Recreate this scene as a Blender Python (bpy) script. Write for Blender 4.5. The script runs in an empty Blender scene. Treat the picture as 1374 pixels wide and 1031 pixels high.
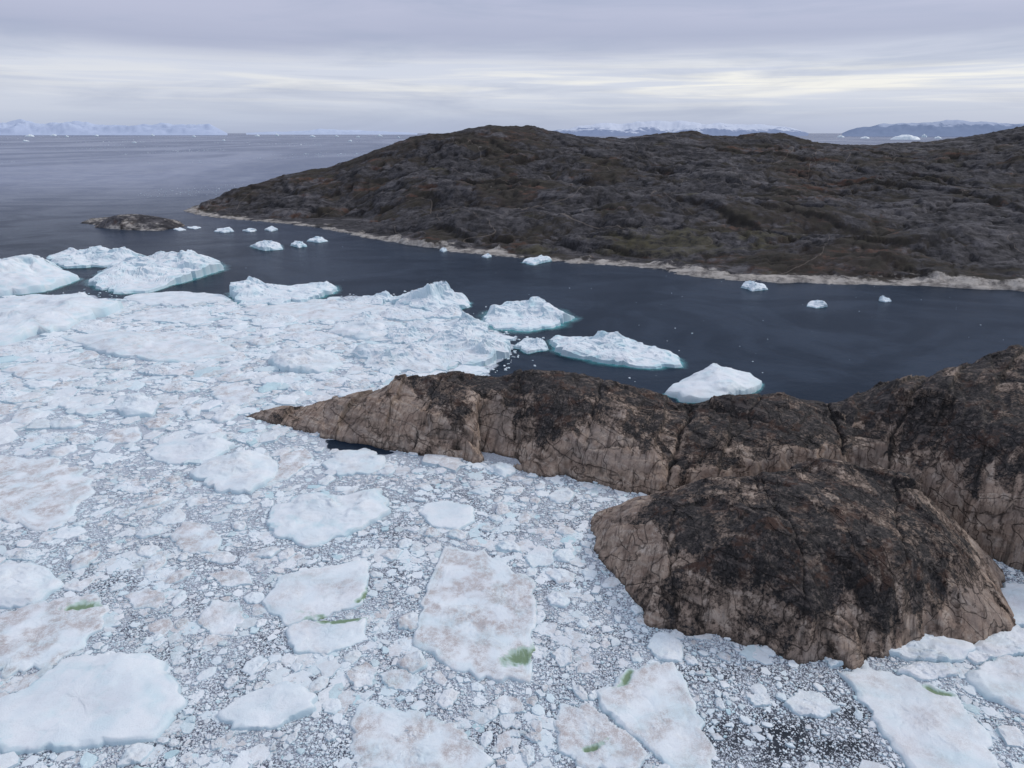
import bpy, math, random
import numpy as np
random.seed(7); rng=np.random.default_rng(11)
C=bpy.context.scene.collection
# ---------------------------------------------------------------- image pixels back-projected through the camera to world points (drone at 100 m)
H=100.0; F=928.0; CX,CY=687.0,515.5; TP=math.atan(337.5/F); cp,sp=math.cos(TP),math.sin(TP)
def PZ(u,v,z=0.0):
    a=(u-CX)/F; b=(CY-v)/F; dy=cp+b*sp; dz=-sp+b*cp; t=(z-H)/dz
    return (a*t,dy*t,z)
def PY(u,v,Y):
    a=(u-CX)/F; b=(CY-v)/F; dy=cp+b*sp; dz=-sp+b*cp; t=Y/dy
    return (a*t,Y,H+dz*t)
def G(pts): return np.array([PZ(u,v)[:2] for u,v in pts])
# ---------------------------------------------------------------- noise
def perlin(x,y,seed=0):
    r=np.random.default_rng(seed); p=r.permutation(256); p=np.concatenate([p,p]); ga=r.random(256)*2*np.pi
    xi=np.floor(x).astype(int); yi=np.floor(y).astype(int); xf=x-xi; yf=y-yi
    u=xf**3*(xf*(xf*6-15)+10); v=yf**3*(yf*(yf*6-15)+10)
    def g(ix,iy,fx,fy):
        h=p[(p[ix&255]+iy)&255]; a=ga[h]; return np.cos(a)*fx+np.sin(a)*fy
    n00=g(xi,yi,xf,yf); n10=g(xi+1,yi,xf-1,yf); n01=g(xi,yi+1,xf,yf-1); n11=g(xi+1,yi+1,xf-1,yf-1)
    return 1.5*((n00*(1-u)+n10*u)*(1-v)+(n01*(1-u)+n11*u)*v)
def fbm(x,y,o=4,seed=0,gain=.5):
    s=0;a=1
    for i in range(o): s=s+a*perlin(x*2**i,y*2**i,seed+i); a*=gain
    return s
def voro(x,y,seed=0,cell=False):
    r=np.random.default_rng(seed); p=r.permutation(256); p=np.concatenate([p,p]); R=r.random((256,5))
    xi=np.floor(x).astype(int); yi=np.floor(y).astype(int)
    f1=np.full(x.shape,9.);f2=np.full(x.shape,9.);idx=np.zeros(x.shape,int);dx1=np.zeros(x.shape);dy1=np.zeros(x.shape); cid=np.zeros(x.shape,int)
    for i in(-1,0,1):
        for j in(-1,0,1):
            h=p[(p[(xi+i)&255]+yi+j)&255]; dx=x-(xi+i+R[h,0]); dy=y-(yi+j+R[h,1]); d=np.hypot(dx,dy)
            n=d<f1; f2=np.where(n,f1,np.minimum(f2,d)); f1=np.where(n,d,f1); idx=np.where(n,h,idx); dx1=np.where(n,dx,dx1); dy1=np.where(n,dy,dy1)
            if cell: cid=np.where(n,(xi+i+50000)*100000+(yi+j+50000),cid)
    if cell: return cid,f2-f1,R[idx,2]
    return f1,f2,R[idx,2],(R[idx,3]-.5)*dx1+(R[idx,4]-.5)*dy1
def facet_(Z,X,Y,cid,bl,ridge=.5):
    """replace the surface in each joint-bounded block by its best fitting plane"""
    u,inv=np.unique(cid.ravel(),return_inverse=True); inv=inv.ravel(); n=len(u); z=Z.ravel(); x=X.ravel(); y=Y.ravel()
    c=np.bincount(inv,minlength=n); m=lambda a:np.bincount(inv,a,n)/c
    mx,my,mz=m(x),m(y),m(z); dx=x-mx[inv]; dy=y-my[inv]; dz=z-mz[inv]
    sxx=m(dx*dx)+ridge;syy=m(dy*dy)+ridge;sxy=m(dx*dy);sxz=m(dx*dz);syz=m(dy*dz); D=sxx*syy-sxy**2
    gx=(sxz*syy-syz*sxy)/D; gy=(syz*sxx-sxz*sxy)/D
    pl=(mz[inv]+gx[inv]*dx+gy[inv]*dy).reshape(Z.shape); return Z*(1-bl)+pl*bl
def sstep(a,b,x):
    t=np.clip((x-a)/(b-a),0,1); return t*t*(3-2*t)
def blur(Z,k):
    for ax in (0,1):
        P=np.concatenate([np.repeat(np.take(Z,[0],ax),k+1,ax),Z,np.repeat(np.take(Z,[-1],ax),k,ax)],ax); cs=np.cumsum(P,ax)
        n=Z.shape[ax]; Z=(np.take(cs,range(2*k+1,2*k+1+n),ax)-np.take(cs,range(0,n),ax))/(2*k+1)
    return Z
def polysd(x,y,P):
    d=np.full(x.shape,1e9); ins=np.zeros(x.shape,bool); n=len(P)
    for i in range(n):
        ax,ay=P[i]; bx,by=P[(i+1)%n]; ex,ey=bx-ax,by-ay; L=ex*ex+ey*ey+1e-9
        t=np.clip(((x-ax)*ex+(y-ay)*ey)/L,0,1); d=np.minimum(d,np.hypot(x-ax-t*ex,y-ay-t*ey))
        if ay!=by:
            c=((ay>y)!=(by>y))&(x<(bx-ax)*(y-ay)/(by-ay)+ax); ins^=c
    return np.where(ins,d,-d)
def lined(x,y,P):
    d=np.full(x.shape,1e9)
    for i in range(len(P)-1):
        ax,ay=P[i][:2]; bx,by=P[i+1][:2]; ex,ey=bx-ax,by-ay; L=ex*ex+ey*ey+1e-9
        t=np.clip(((x-ax)*ex+(y-ay)*ey)/L,0,1); d=np.minimum(d,np.hypot(x-ax-t*ex,y-ay-t*ey))
    return d
def rbf(ctrl,c):
    P=np.array(ctrl); X=P[:,:2]; K=np.sqrt(((X[:,None]-X[None])**2).sum(2)+c*c)
    n=len(P); A=np.zeros((n+1,n+1)); A[:n,:n]=K; A[n,:n]=1;A[:n,n]=1
    w=np.linalg.lstsq(A,np.append(P[:,2],0),rcond=None)[0]
    def f(x,y):
        s=np.full(x.shape,w[n])
        for i in range(n): s=s+w[i]*np.sqrt((x-X[i,0])**2+(y-X[i,1])**2+c*c)
        return s
    return f
# ---------------------------------------------------------------- mesh helper
def mesh(name,V,faces_list,cols=None,smooth=True):
    me=bpy.data.meshes.new(name); me.vertices.add(len(V)); me.vertices.foreach_set("co",np.asarray(V,np.float32).ravel())
    li=np.concatenate([f.ravel() for f in faces_list]); 
    st=[];o=0
    for f in faces_list:
        k=f.shape[1]; st.append(o+np.arange(len(f))*k); o+=f.size
    st=np.concatenate(st); me.loops.add(len(li)); me.loops.foreach_set("vertex_index",li.astype(np.int32))
    me.polygons.add(len(st)); me.polygons.foreach_set("loop_start",st.astype(np.int32))
    me.update(calc_edges=True)
    me.polygons.foreach_set("use_smooth",np.full(len(st),smooth))
    if cols is not None:
        ca=me.color_attributes.new("mask",'FLOAT_COLOR','POINT')
        cc=np.ones((len(V),4),np.float32); cc[:,:3]=cols; ca.data.foreach_set("color",cc.ravel())
    me.validate(); me.update()
    return me
def add(name,me,mat,loc=(0,0,0),parent=None,**kw):
    ob=bpy.data.objects.new(name,me); ob.location=loc; C.objects.link(ob)
    if mat: me.materials.append(mat) if len(me.materials)==0 else None
    if parent: ob.parent=parent
    for k,v in kw.items(): ob[k]=v
    return ob
# ---------------------------------------------------------------- material helper
class N:
    def __init__(s,name):
        s.m=bpy.data.materials.new(name); s.m.use_nodes=True; s.t=s.m.node_tree; s.n=s.t.nodes; s.n.clear()
        s.out=s.n.new('ShaderNodeOutputMaterial'); s.pos=s.n.new('ShaderNodeNewGeometry')
    def L(s,a,b): s.t.links.new(a,b)
    def mapv(s,sc,rot=(0,0,0)):
        r=s.n.new('ShaderNodeMapping'); r.inputs['Rotation'].default_value=rot; s.L(s.pos.outputs['Position'],r.inputs[0])
        m=s.n.new('ShaderNodeMapping'); m.inputs['Scale'].default_value=sc; s.L(r.outputs[0],m.inputs[0]); return m.outputs[0]
    def noise(s,scale,det=4,vec=None,rough=.55,dist=0):
        n=s.n.new('ShaderNodeTexNoise'); n.inputs['Scale'].default_value=scale; n.inputs['Detail'].default_value=det; n.inputs['Roughness'].default_value=rough; n.inputs['Distortion'].default_value=dist
        s.L(vec or s.pos.outputs['Position'],n.inputs['Vector']); return n.outputs['Fac']
    def vor(s,scale,feat='F1',out='Distance',vec=None):
        n=s.n.new('ShaderNodeTexVoronoi'); n.feature=feat; n.inputs['Scale'].default_value=scale
        s.L(vec or s.pos.outputs['Position'],n.inputs['Vector']); return n.outputs[out]
    def ramp(s,f,a,b,ca=0.,cb=1.):
        n=s.n.new('ShaderNodeMapRange'); n.interpolation_type='SMOOTHSTEP'; s.L(f,n.inputs[0])
        for i,v in zip((1,2,3,4),(a,b,ca,cb)): n.inputs[i].default_value=v
        return n.outputs[0]
    def math(s,op,a,b=None):
        n=s.n.new('ShaderNodeMath'); n.operation=op
        for i,v in enumerate((a,b)):
            if v is None: continue
            if isinstance(v,(int,float)): n.inputs[i].default_value=v
            else: s.L(v,n.inputs[i])
        return n.outputs[0]
    def cen(s,f,k): return s.math('MULTIPLY',s.math('SUBTRACT',f,.5),k)
    def line(s,f,wd):
        return s.ramp(s.math('ABSOLUTE',s.math('SUBTRACT',f,.5)),0.,wd,1.,0.)
    def mix(s,f,a,b):
        n=s.n.new('ShaderNodeMix'); n.data_type='RGBA'
        for i,v in ((0,f),(6,a),(7,b)):
            if isinstance(v,(int,float)): n.inputs[i].default_value=v
            elif isinstance(v,tuple): n.inputs[i].default_value=(*v,1)
            else: s.L(v,n.inputs[i])
        return n.outputs[2]
    def attr(s):
        a=s.n.new('ShaderNodeAttribute'); a.attribute_name='mask'; p=s.n.new('ShaderNodeSeparateColor'); s.L(a.outputs['Color'],p.inputs[0]); return p.outputs
    def bump(s,h,st,dist=1.,nrm=None):
        b=s.n.new('ShaderNodeBump'); b.inputs['Strength'].default_value=abs(st); b.invert=st<0; b.inputs['Distance'].default_value=dist; s.L(h,b.inputs['Height'])
        if nrm: s.L(nrm,b.inputs['Normal'])
        return b.outputs[0]
    def bsdf(s,col,rough,nrm=None,spec=.5):
        b=s.n.new('ShaderNodeBsdfPrincipled')
        for k,v in (('Base Color',col),('Roughness',rough)):
            if isinstance(v,tuple): b.inputs[k].default_value=(*v,1)
            elif isinstance(v,(int,float)): b.inputs[k].default_value=v
            else: s.L(v,b.inputs[k])
        b.inputs['Specular IOR Level'].default_value=spec
        if nrm: s.L(nrm,b.inputs['Normal'])
        return b
    def done(s,b): s.L(b.outputs[0],s.out.inputs[0]); return s.m
# water
w=N("sea_water")
big=w.noise(1,6,w.mapv((.0011,.00036,1)),.62,1.2); mid_=w.noise(1,6,w.mapv((.009,.013,1)),.62,1.4)
rip=w.noise(.35,5,w.mapv((1,1.6,1)),.65); swell=w.noise(.05,4)
nr=w.bump(rip,.4,.5); nr=w.bump(swell,.35,2,nr)
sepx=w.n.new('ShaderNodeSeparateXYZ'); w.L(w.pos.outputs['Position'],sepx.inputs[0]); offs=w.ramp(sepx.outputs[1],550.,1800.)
col=w.mix(w.ramp(mid_,.38,.62),(.018,.030,.049),(.007,.015,.028)); col=w.mix(offs,col,w.mix(w.ramp(big,.42,.6),(.105,.130,.205),(.18,.205,.290)))  # offshore colour paler, with pale sheen patches painted in
wb=w.bsdf(col,w.ramp(mid_,.35,.65,.15,.25),nr,.28); wb.inputs['IOR'].default_value=1.33
df=w.n.new('ShaderNodeBsdfDiffuse'); w.L(col,df.inputs[0]); mxw=w.n.new('ShaderNodeMixShader')
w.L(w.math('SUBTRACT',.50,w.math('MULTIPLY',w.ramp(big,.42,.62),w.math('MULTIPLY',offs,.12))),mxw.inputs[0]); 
w.L(wb.outputs[0],mxw.inputs[1]); w.L(df.outputs[0],mxw.inputs[2]); w.L(mxw.outputs[0],w.out.inputs[0]); M_water=w.m
# ice
w=N("glacier_ice"); r,g,b_=w.attr()[:3]
n1=w.noise(.7,6,None,.62); n2=w.noise(.12,4); n3=w.noise(4,6,None,.75); n4=w.noise(.05,5,None,.6)
col=w.mix(w.ramp(n2,.35,.65),(.71,.775,.81),(.795,.825,.845)); col=w.mix(w.ramp(n4,.5,.62,0,.3),col,(.66,.655,.70))
d=w.math('MULTIPLY',r,w.ramp(w.math('ADD',w.math('MULTIPLY',n1,.5),w.math('MULTIPLY',n3,.5)),.40,.60,.10,.95))
col=w.mix(d,col,(.45,.395,.38))
col=w.mix(g,col,(.28,.58,.64))
nsep=w.n.new('ShaderNodeSeparateXYZ'); w.L(w.pos.outputs['Normal'],nsep.inputs[0]); steep=w.ramp(nsep.outputs[2],.35,.88,.60,0.)
col=w.mix(steep,col,(.38,.54,.62))  # bare steep ice bluer, also painted darker to boost weak shading
col=w.mix(w.ramp(n3,.53,.70,0,.36),col,(.42,.47,.52))
gf=w.math('ADD',b_,w.cen(n1,.5)); gf=w.math('MULTIPLY',gf,w.ramp(b_,.01,.14)); col=w.mix(w.ramp(gf,.05,.50,0,.75),col,(.36,.51,.43)); col=w.mix(w.ramp(gf,.45,1.,0,.85),col,(.135,.205,.095))
nr=w.bump(n1,.25,.3); nr=w.bump(n3,.8,.15,nr)
M_ice=w.done(w.bsdf(col,.5,nr,.3))
# slush sheet
w=N("slush_ice"); r,g,b_=w.attr()[:3]
warp=w.mapv((1,1,.01))
v1=w.vor(2.6,'DISTANCE_TO_EDGE','Distance',warp); v2=w.vor(6.,'DISTANCE_TO_EDGE','Distance',warp)
cr=w.vor(2.6,'F1','Color',warp); sc=w.n.new('ShaderNodeSeparateColor'); w.L(cr,sc.inputs[0])
cr2=w.vor(6.,'F1','Color',warp); sc2=w.n.new('ShaderNodeSeparateColor'); w.L(cr2,sc2.inputs[0])
big=w.noise(.09,4)
a1=w.math('MULTIPLY',w.ramp(v1,.03,.12),w.math('LESS_THAN',sc.outputs[0],w.math('SUBTRACT',.5,w.math('MULTIPLY',b_,.38))))
a2=w.math('MULTIPLY',w.ramp(v2,.03,.12),w.math('LESS_THAN',sc2.outputs[0],w.math('SUBTRACT',w.math('ADD',w.ramp(big,.3,.7,.3,.8),w.math('MULTIPLY',g,.45)),w.math('MULTIPLY',b_,.34))))
al=w.math('MAXIMUM',a1,a2)
col=w.mix(sc2.outputs[1],(.38,.41,.47),(.64,.69,.75)); 
gap=w.mix(w.ramp(big,.35,.65),(.060,.066,.088),(.20,.215,.26)); gap=w.mix(g,gap,(.44,.47,.53)); gap=w.mix(b_,gap,(.008,.013,.021))
base=w.mix(al,gap,col)
ic=w.bsdf(base,.45,w.bump(al,.6,.15),.3)
tr=w.n.new('ShaderNodeBsdfTransparent'); mx=w.n.new('ShaderNodeMixShader')
w.L(w.ramp(w.math('ADD',r,w.cen(big,.8)),.35,.6),mx.inputs[0]); w.L(tr.outputs[0],mx.inputs[1]); w.L(ic.outputs[0],mx.inputs[2])
w.L(mx.outputs[0],w.out.inputs[0]); M_slush=w.m
# submerged foot
w=N("submerged_ice"); r,g,b_=w.attr()[:3]
ic=w.bsdf(w.mix(r,(.02,.10,.13),(.12,.42,.45)),.15,None,.4); tr=w.n.new('ShaderNodeBsdfTransparent'); mx=w.n.new('ShaderNodeMixShader')
w.L(w.math('MULTIPLY',r,w.ramp(w.noise(.25,4),.3,.6,.5,1.)),mx.inputs[0]); w.L(tr.outputs[0],mx.inputs[1]); w.L(ic.outputs[0],mx.inputs[2]); w.L(mx.outputs[0],w.out.inputs[0]); M_foot=w.m
# near rock
w=N("bedrock"); r,g,b_=w.attr()[:3]
n1=w.noise(.16,9,None,.70,.3); n2=w.noise(1.4,8,None,.77); n3=w.noise(.055,7,None,.62,.5)
st=w.noise(1,7,w.mapv((.9,.14,.10),(0,0,.35)),.70); st2=w.noise(1,7,w.mapv((.07,.42,.35),(0,0,.75)),.68,.4); st3=w.noise(1,6,w.mapv((.45,.35,.06)),.64)
l1=w.line(w.noise(1,4,w.mapv((.03,.13,.09),(0,0,.65)),.42,.2),.010)
l2=w.line(w.noise(1,4,w.mapv((.12,.03,.09),(0,0,.2)),.42,.2),.009)
l3=w.line(w.noise(1,5,w.mapv((.09,.4,.25),(0,0,-.45)),.48,.3),.010)
lines=w.math('MAXIMUM',w.math('MAXIMUM',l1,l2),w.math('MULTIPLY',l3,.5))
tan=w.mix(w.ramp(n1,.34,.66),(.225,.155,.118),(.43,.325,.25)); tan=w.mix(w.ramp(st2,.47,.64,0,.65),tan,(.52,.43,.355)); tan=w.mix(w.ramp(st3,.55,.68,0,.5),tan,(.52,.455,.40)); tan=w.mix(w.ramp(n2,.46,.64,0,.55),tan,(.21,.145,.112))
tan=w.mix(w.ramp(n3,.5,.62,0,.45),tan,(.24,.20,.178))
tan=w.mix(w.ramp(st,.51,.65,0,.7),tan,(.075,.051,.041))
dark=w.mix(w.ramp(n2,.38,.66),(.010,.0095,.010),(.064,.055,.052)); dark=w.mix(w.math('MULTIPLY',w.ramp(n1,.50,.60),.7),dark,(.082,.043,.029)); dark=w.mix(w.ramp(w.noise(.6,8,None,.80),.52,.63,0,.85),dark,(.18,.143,.122)); dark=w.mix(w.ramp(st2,.55,.66,0,.65),dark,(.15,.122,.108))
f=w.math('ADD',w.ramp(r,0,1,.03,.95),w.cen(n1,1.9)); f=w.math('ADD',f,w.cen(n2,1.4)); f=w.math('SUBTRACT',f,w.cen(st,.7)); f=w.math('ADD',f,w.cen(st2,1.0)); f=w.math('ADD',f,w.cen(n3,1.4)); f=w.math('ADD',f,w.cen(b_,.85))
mid=w.mix(w.ramp(n2,.35,.65),(.055,.039,.031),(.20,.15,.118))
col=w.mix(w.ramp(f,.26,.45),dark,mid); col=w.mix(w.ramp(f,.44,.72),col,tan)
col=w.mix(w.math('MULTIPLY',lines,.6),col,(.020,.016,.014))
col=w.mix(w.math('MULTIPLY',g,.8),col,(.012,.011,.011))
nr=w.bump(n2,.6,.38); nr=w.bump(lines,-.8,.5,nr); nr=w.bump(st2,.5,.7,nr)
M_rock=w.done(w.bsdf(col,.8,nr,.25))
# far hill
w=N("tundra_rock"); r,g,b_=w.attr()[:3]
n1=w.noise(.02,9,None,.72,.4); n2=w.noise(.10,9,None,.77); n3=w.noise(.006,5,None,.6); n4=w.noise(1,8,w.mapv((.011,.045,.045),(0,0,.3)),.72,.3); n5=w.noise(.35,6,None,.75); n6=w.noise(1,8,w.mapv((.045,.013,.05),(0,0,.5)),.72,.3)
rock=w.mix(w.ramp(n2,.37,.63),(.024,.023,.025),(.086,.081,.086)); rock=w.mix(w.ramp(n4,.51,.60,0,.7),rock,(.140,.131,.137)); rock=w.mix(w.ramp(n6,.52,.61,0,.6),rock,(.023,.022,.024)); rock=w.mix(w.ramp(n5,.5,.62,0,.45),rock,(.014,.014,.015))
veg=w.mix(w.ramp(n1,.4,.6),(.046,.033,.026),(.046,.040,.030)); veg=w.mix(w.ramp(n4,.54,.62),veg,(.098,.046,.026)); veg=w.mix(w.ramp(n2,.44,.62,0,.45),veg,(.020,.016,.014))
vf=w.math('ADD',w.math('ADD',w.math('MULTIPLY',n3,.45),w.math('MULTIPLY',n1,.55)),w.math('MULTIPLY',b_,.05))
col=w.mix(w.ramp(vf,.505,.56,0,.75),rock,veg)
col=w.mix(w.math('MULTIPLY',g,w.ramp(n2,.36,.58,0,.7)),col,(.074,.066,.034))
sh=w.mix(w.ramp(n2,.36,.62),(.11,.10,.095),(.42,.385,.35))
col=w.mix(w.math('MULTIPLY',b_,.65),col,(.011,.011,.012))
col=w.mix(w.ramp(w.math('ADD',w.math('ADD',r,w.cen(n2,1.6)),w.cen(n1,1.8)),.38,.74),col,sh)
pth=w.line(w.noise(.0045,2,None,.5,.5),.0018); col=w.mix(w.math('MULTIPLY',pth,.4),col,(.24,.20,.17))
M_hill=w.done(w.bsdf(col,.9,w.bump(n5,.45,.7,w.bump(n2,.55,1.5)),.1))
# distant mountains, aerial haze painted into the base colours
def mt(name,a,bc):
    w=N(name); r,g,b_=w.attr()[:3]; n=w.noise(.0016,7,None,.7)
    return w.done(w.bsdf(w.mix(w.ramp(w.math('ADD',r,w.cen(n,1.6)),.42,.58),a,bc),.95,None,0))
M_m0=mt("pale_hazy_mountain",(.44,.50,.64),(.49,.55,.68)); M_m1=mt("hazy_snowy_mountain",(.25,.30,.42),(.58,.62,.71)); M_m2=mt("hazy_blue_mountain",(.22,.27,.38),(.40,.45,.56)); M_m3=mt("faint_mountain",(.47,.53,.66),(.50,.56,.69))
# ---------------------------------------------------------------- water
S=90000.; me=mesh("water",np.array([[-S,-3000,0],[S,-3000,0],[S,S,0],[-S,S,0]]),[np.array([[0,1,2,3]])],smooth=False)
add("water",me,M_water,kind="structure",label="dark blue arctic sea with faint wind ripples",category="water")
# ---------------------------------------------------------------- heightfields
def hfield(name,poly,ctrl,res,c,nfun,cfun,slope,mat,label,cat,wob=1.5,cut=-1.5,ext=3,facets=(),crev=(),floor=False):
    P=np.array(poly); x0,y0=P.min(0)-ext; x1,y1=P.max(0)+ext
    xs=np.arange(x0,x1,res); ys=np.arange(y0,y1,res); X,Y=np.meshgrid(xs,ys)
    sd=polysd(X,Y,P)+wob*fbm(X/(wob*6),Y/(wob*6),4,5)
    f=rbf(ctrl,c); Z0=f(X,Y); Z=Z0; cr=0*X; tf=0*X; damp=(1-.75*sstep(1000,1080,Y)) if floor else 1.
    for (La,Lb,d,bl,sd_,jit) in facets:
        wx=X+La*.25*fbm(X/La/2,Y/La/2,3,sd_+1); wy=Y+La*.25*fbm(X/La/2,Y/La/2,3,sd_+2)
        A=math.cos(d)*wx+math.sin(d)*wy; B=-math.sin(d)*wx+math.cos(d)*wy
        cid,e,rv=voro(A/La,B/Lb,sd_,True); r2=(rv*7.31)%1-.5; r3=(rv*13.7)%1-.5
        Z=facet_(Z,X,Y,cid,bl*sstep(-1,3,sd),La*La*.01)+jit*(rv-.5)*sstep(0,4,sd)*damp
        u_,iv=np.unique(cid.ravel(),return_inverse=True); iv=iv.ravel(); c_=np.bincount(iv); ma=(np.bincount(iv,A.ravel())/c_)[iv].reshape(A.shape); mb=(np.bincount(iv,B.ravel())/c_)[iv].reshape(A.shape)
        Z=Z+jit*1.6*(r2*(A-ma)/La+r3*(B-mb)/Lb)*sstep(0,4,sd)*damp
        mk=np.clip(1.8*perlin(X/La/1.7,Y/La/1.7,sd_+3),0,1); cr=np.maximum(cr,np.exp(-e*La/(1.1*res+.08))*mk*.75); tf+=(rv-.5)*.35
    dz,c2,tone=nfun(X,Y,Z0,sd); Z=Z+dz; cr=np.maximum(cr,c2); tone=np.clip(tone+tf,0,1)
    wx=X+1.6*fbm(X/9,Y/9,4,701,.6); wy=Y+1.6*fbm(X/9,Y/9,4,702,.6)
    for pts,zz,dep,wd in crev:
        L_=[PZ(u,v,zz) for u,v in pts]; dd=lined(wx,wy,L_)*(1+.5*perlin(X/4,Y/4,703)); Z=Z-dep*np.exp(-(dd/wd)**1.5)-.2*dep*np.exp(-dd/(wd*3.5)); cr=np.maximum(cr,.9*np.exp(-(dd/(wd*.6))**2))
    if floor: Z=np.where(sd>5,np.maximum(Z,.8+.02*sd),Z)
    Z=np.minimum(Z,sd*slope+.2+np.minimum(dz,0)*.3*(not floor))
    Z=np.where(sd<0,np.minimum(Z,sd*.6+.1),Z)
    col=cfun(X,Y,Z,sd,cr,tone,res)
    ny,nx=X.shape; I=np.arange(ny*nx).reshape(ny,nx); q=np.stack([I[:-1,:-1],I[:-1,1:],I[1:,1:],I[1:,:-1]],-1).reshape(-1,4)
    zf=Z.ravel(); q=q[zf[q].max(1)>cut]; used,inv=np.unique(q,return_inverse=True); q=inv.reshape(-1,4)
    V=np.stack([X.ravel(),Y.ravel(),zf],1)[used]; o=np.array([P[:,0].mean(),P[:,1].mean(),0])
    me=mesh(name,V-o,[q],col.reshape(-1,3)[used])
    return add(name,me,mat,tuple(o),kind="structure",label=label,category=cat)
def saw(t,e=.14):
    fr=t-np.floor(t); return fr-sstep(1-e,1,fr), sstep(1-1.5*e,1-.6*e,fr)*sstep(1,1-.35*e,fr)
def rocknoise(seed,amp=1.,dirs=(.6,-.5)):
    def f(X,Y,Z,sd):
        wx=X+2.5*fbm(X/34,Y/34,3,seed+40); wy=Y+2.5*fbm(X/34,Y/34,3,seed+50)
        m=sstep(0,6,sd); n=.8*fbm(X/30,Y/30,3,seed); ck=0*X; tone=0*X
        for k,(d,L,am,stp) in enumerate(((dirs[0],12.,2.2,.045),(dirs[1],19.,2.1,.04),(dirs[0]+.3,5.,.8,.07),(dirs[1]-.4,7.,.8,.07),(dirs[0]-.25,2.2,.22,.15))):
            A=math.cos(d)*wx+math.sin(d)*wy; B=-math.sin(d)*wx+math.cos(d)*wy
            t=A/L+.4*fbm(A/L/3,B/L/7,2,seed+10+k); s,c=saw(t,stp)
            ga=np.clip(.35+2.0*perlin(A/(L*2),B/(L*3.8),seed+20+k),0,1.); n+=am*ga*(s-.42); ck=np.maximum(ck,c*np.clip(ga*1.3,0,1)*(.95 if k<2 else .45))
            tone+=ga*((np.sin(np.floor(t)*12.9898+k*4)*43758.5453)%1.-.5)*.65
        n+=.13*fbm(X/1.6,Y/1.6,3,seed+9,.6)
        return n*amp*(.2+.8*m),ck,np.clip(.5+tone,0,1)
    return f
def rockcol(zt,seed,amp=5,sb=.22):
    def f(X,Y,Z,sd,ck,tone,res):
        t=zt(X,Y)+amp*fbm(X/16,Y/26,4,seed+60)+4*fbm(X/30,Y/30,2,seed+64)
        r=sstep(9.5,-8.5,Z-t)
        Zb=blur(Z,int(1.2/res)); gy,gx=np.gradient(Zb,res); steep=np.hypot(gx,gy); r=np.clip(r+sb*(sstep(.4,1.5,steep)-.45),0,1)
        cav=np.clip((blur(Z,int(1.2/res))-Z)*1.2-.05,0,1)  # painted occlusion: hollows in the rock darkened in the colour mask
        wet=sstep(.9,.2,Z)*.7
        return np.stack([r,np.clip(ck*.7+cav*.6+wet,0,1),tone],-1)
    return f
# promontory
pp=[(328,560),(380,572),(440,588),(500,600),(560,612),(620,618),(680,628),(720,640),(760,640),(800,650),(830,660),(900,668),(1000,672),(1100,668),(1200,655),(1240,600),(1200,545),(1100,550),(1000,550),(940,556),(880,545),(760,532),(650,530),(560,533),(470,540),(400,548),(350,555)]
fc=[(328,560,0),(380,572,.3),(440,588,.3),(500,600,.5),(560,612,.5),(620,618,.5),(680,628,.5),(730,638,.5),(830,658,.5),(900,668,2),(1000,672,5),(1100,668,7),
 (380,543,3.2),(430,538,5.5),(470,530,8),(520,519,12),(560,508,16),(620,502,19),(720,499,21.5),(760,503,21),(820,515,20),(880,524,18.5),(900,538,15),(940,549,13.5),(990,535,18),(1040,526,21.5),(1100,541,17),(1160,545,16),
 (440,560,5),(510,560,8),(560,560,10.5),(620,560,12.5),(620,530,16.5),(720,570,13.5),(720,530,18.5),(790,560,15.5),(850,600,12),(850,550,17.5),(950,600,11),(950,570,14),(1050,600,14),(1050,560,18.5),(1050,640,9),(950,640,7),(1130,600,12),(770,610,7),(680,600,8),
 (400,548,-1),(470,540,-1),(560,533,0),(650,530,0),(760,532,0),(880,545,0),(940,556,0),(1000,550,0),(1100,550,2),(1200,545,4)]
hfield("rock_promontory",G(pp),[PZ(*p) for p in fc],.34,2.5,rocknoise(1,.85,(1.0,-.35)),rockcol(lambda X,Y:9.5+5.5*sstep(-20,-60,X),1,4,.4),2.8,M_rock,"long brown bedrock promontory with dark lichen crest above pack ice","rock",
 facets=((14,30,.9,.75,611,1.3),(6.5,14,.5,.6,621,.6),(2.8,5.5,1.1,.4,631,.18)),
 crev=(([(898,530),(925,565),(905,610),(870,655)],12,1.7,.8),([(1098,540),(1128,590),(1150,650)],12,1.8,.8),([(610,503),(575,545),(520,585)],13,.7,.4),([(705,500),(700,550),(650,600)],15,.8,.4),([(812,514),(800,565),(740,620)],15,.9,.4),([(1030,528),(1000,575),(920,600)],15,.9,.4),([(560,560),(700,585),(860,600)],11,.7,.35)))
# dome
dp=[(790,692),(792,712),(802,745),(828,775),(845,800),(868,838),(905,846),(925,856),(965,852),(1000,866),(1030,868),(1060,888),(1100,886),(1140,899),(1175,880),(1200,878),(1260,866),(1310,864),(1364,845),(1352,805),(1330,745),(1290,708),(1230,684),(1110,670),(1000,674),(900,680),(830,682)]
dc=[(u,v,.3) for u,v in dp if v>690 or u<840]+[(1230,684,3),(1110,670,6),(1000,674,5),(900,680,3),(1080,700,18.5),(1000,700,17.5),(900,700,14),(850,700,10.5),(820,700,6),(870,770,7),(900,760,12),(940,730,15.5),(1000,760,16),(1000,810,9.5),(1100,820,11),(1100,765,17),(1200,765,16.5),(1200,820,10.5),(1200,700,18.5),(1270,760,13),(1300,820,6.5),(1250,820,9.5),(1260,700,15.5),(1110,627,17.5),(1040,634,16.5),(960,645,13.5),(880,662,8),(1170,636,17.5),(1230,659,16.5),(1270,693,14.5),(1300,733,10.5),(1330,790,5.5)]
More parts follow.
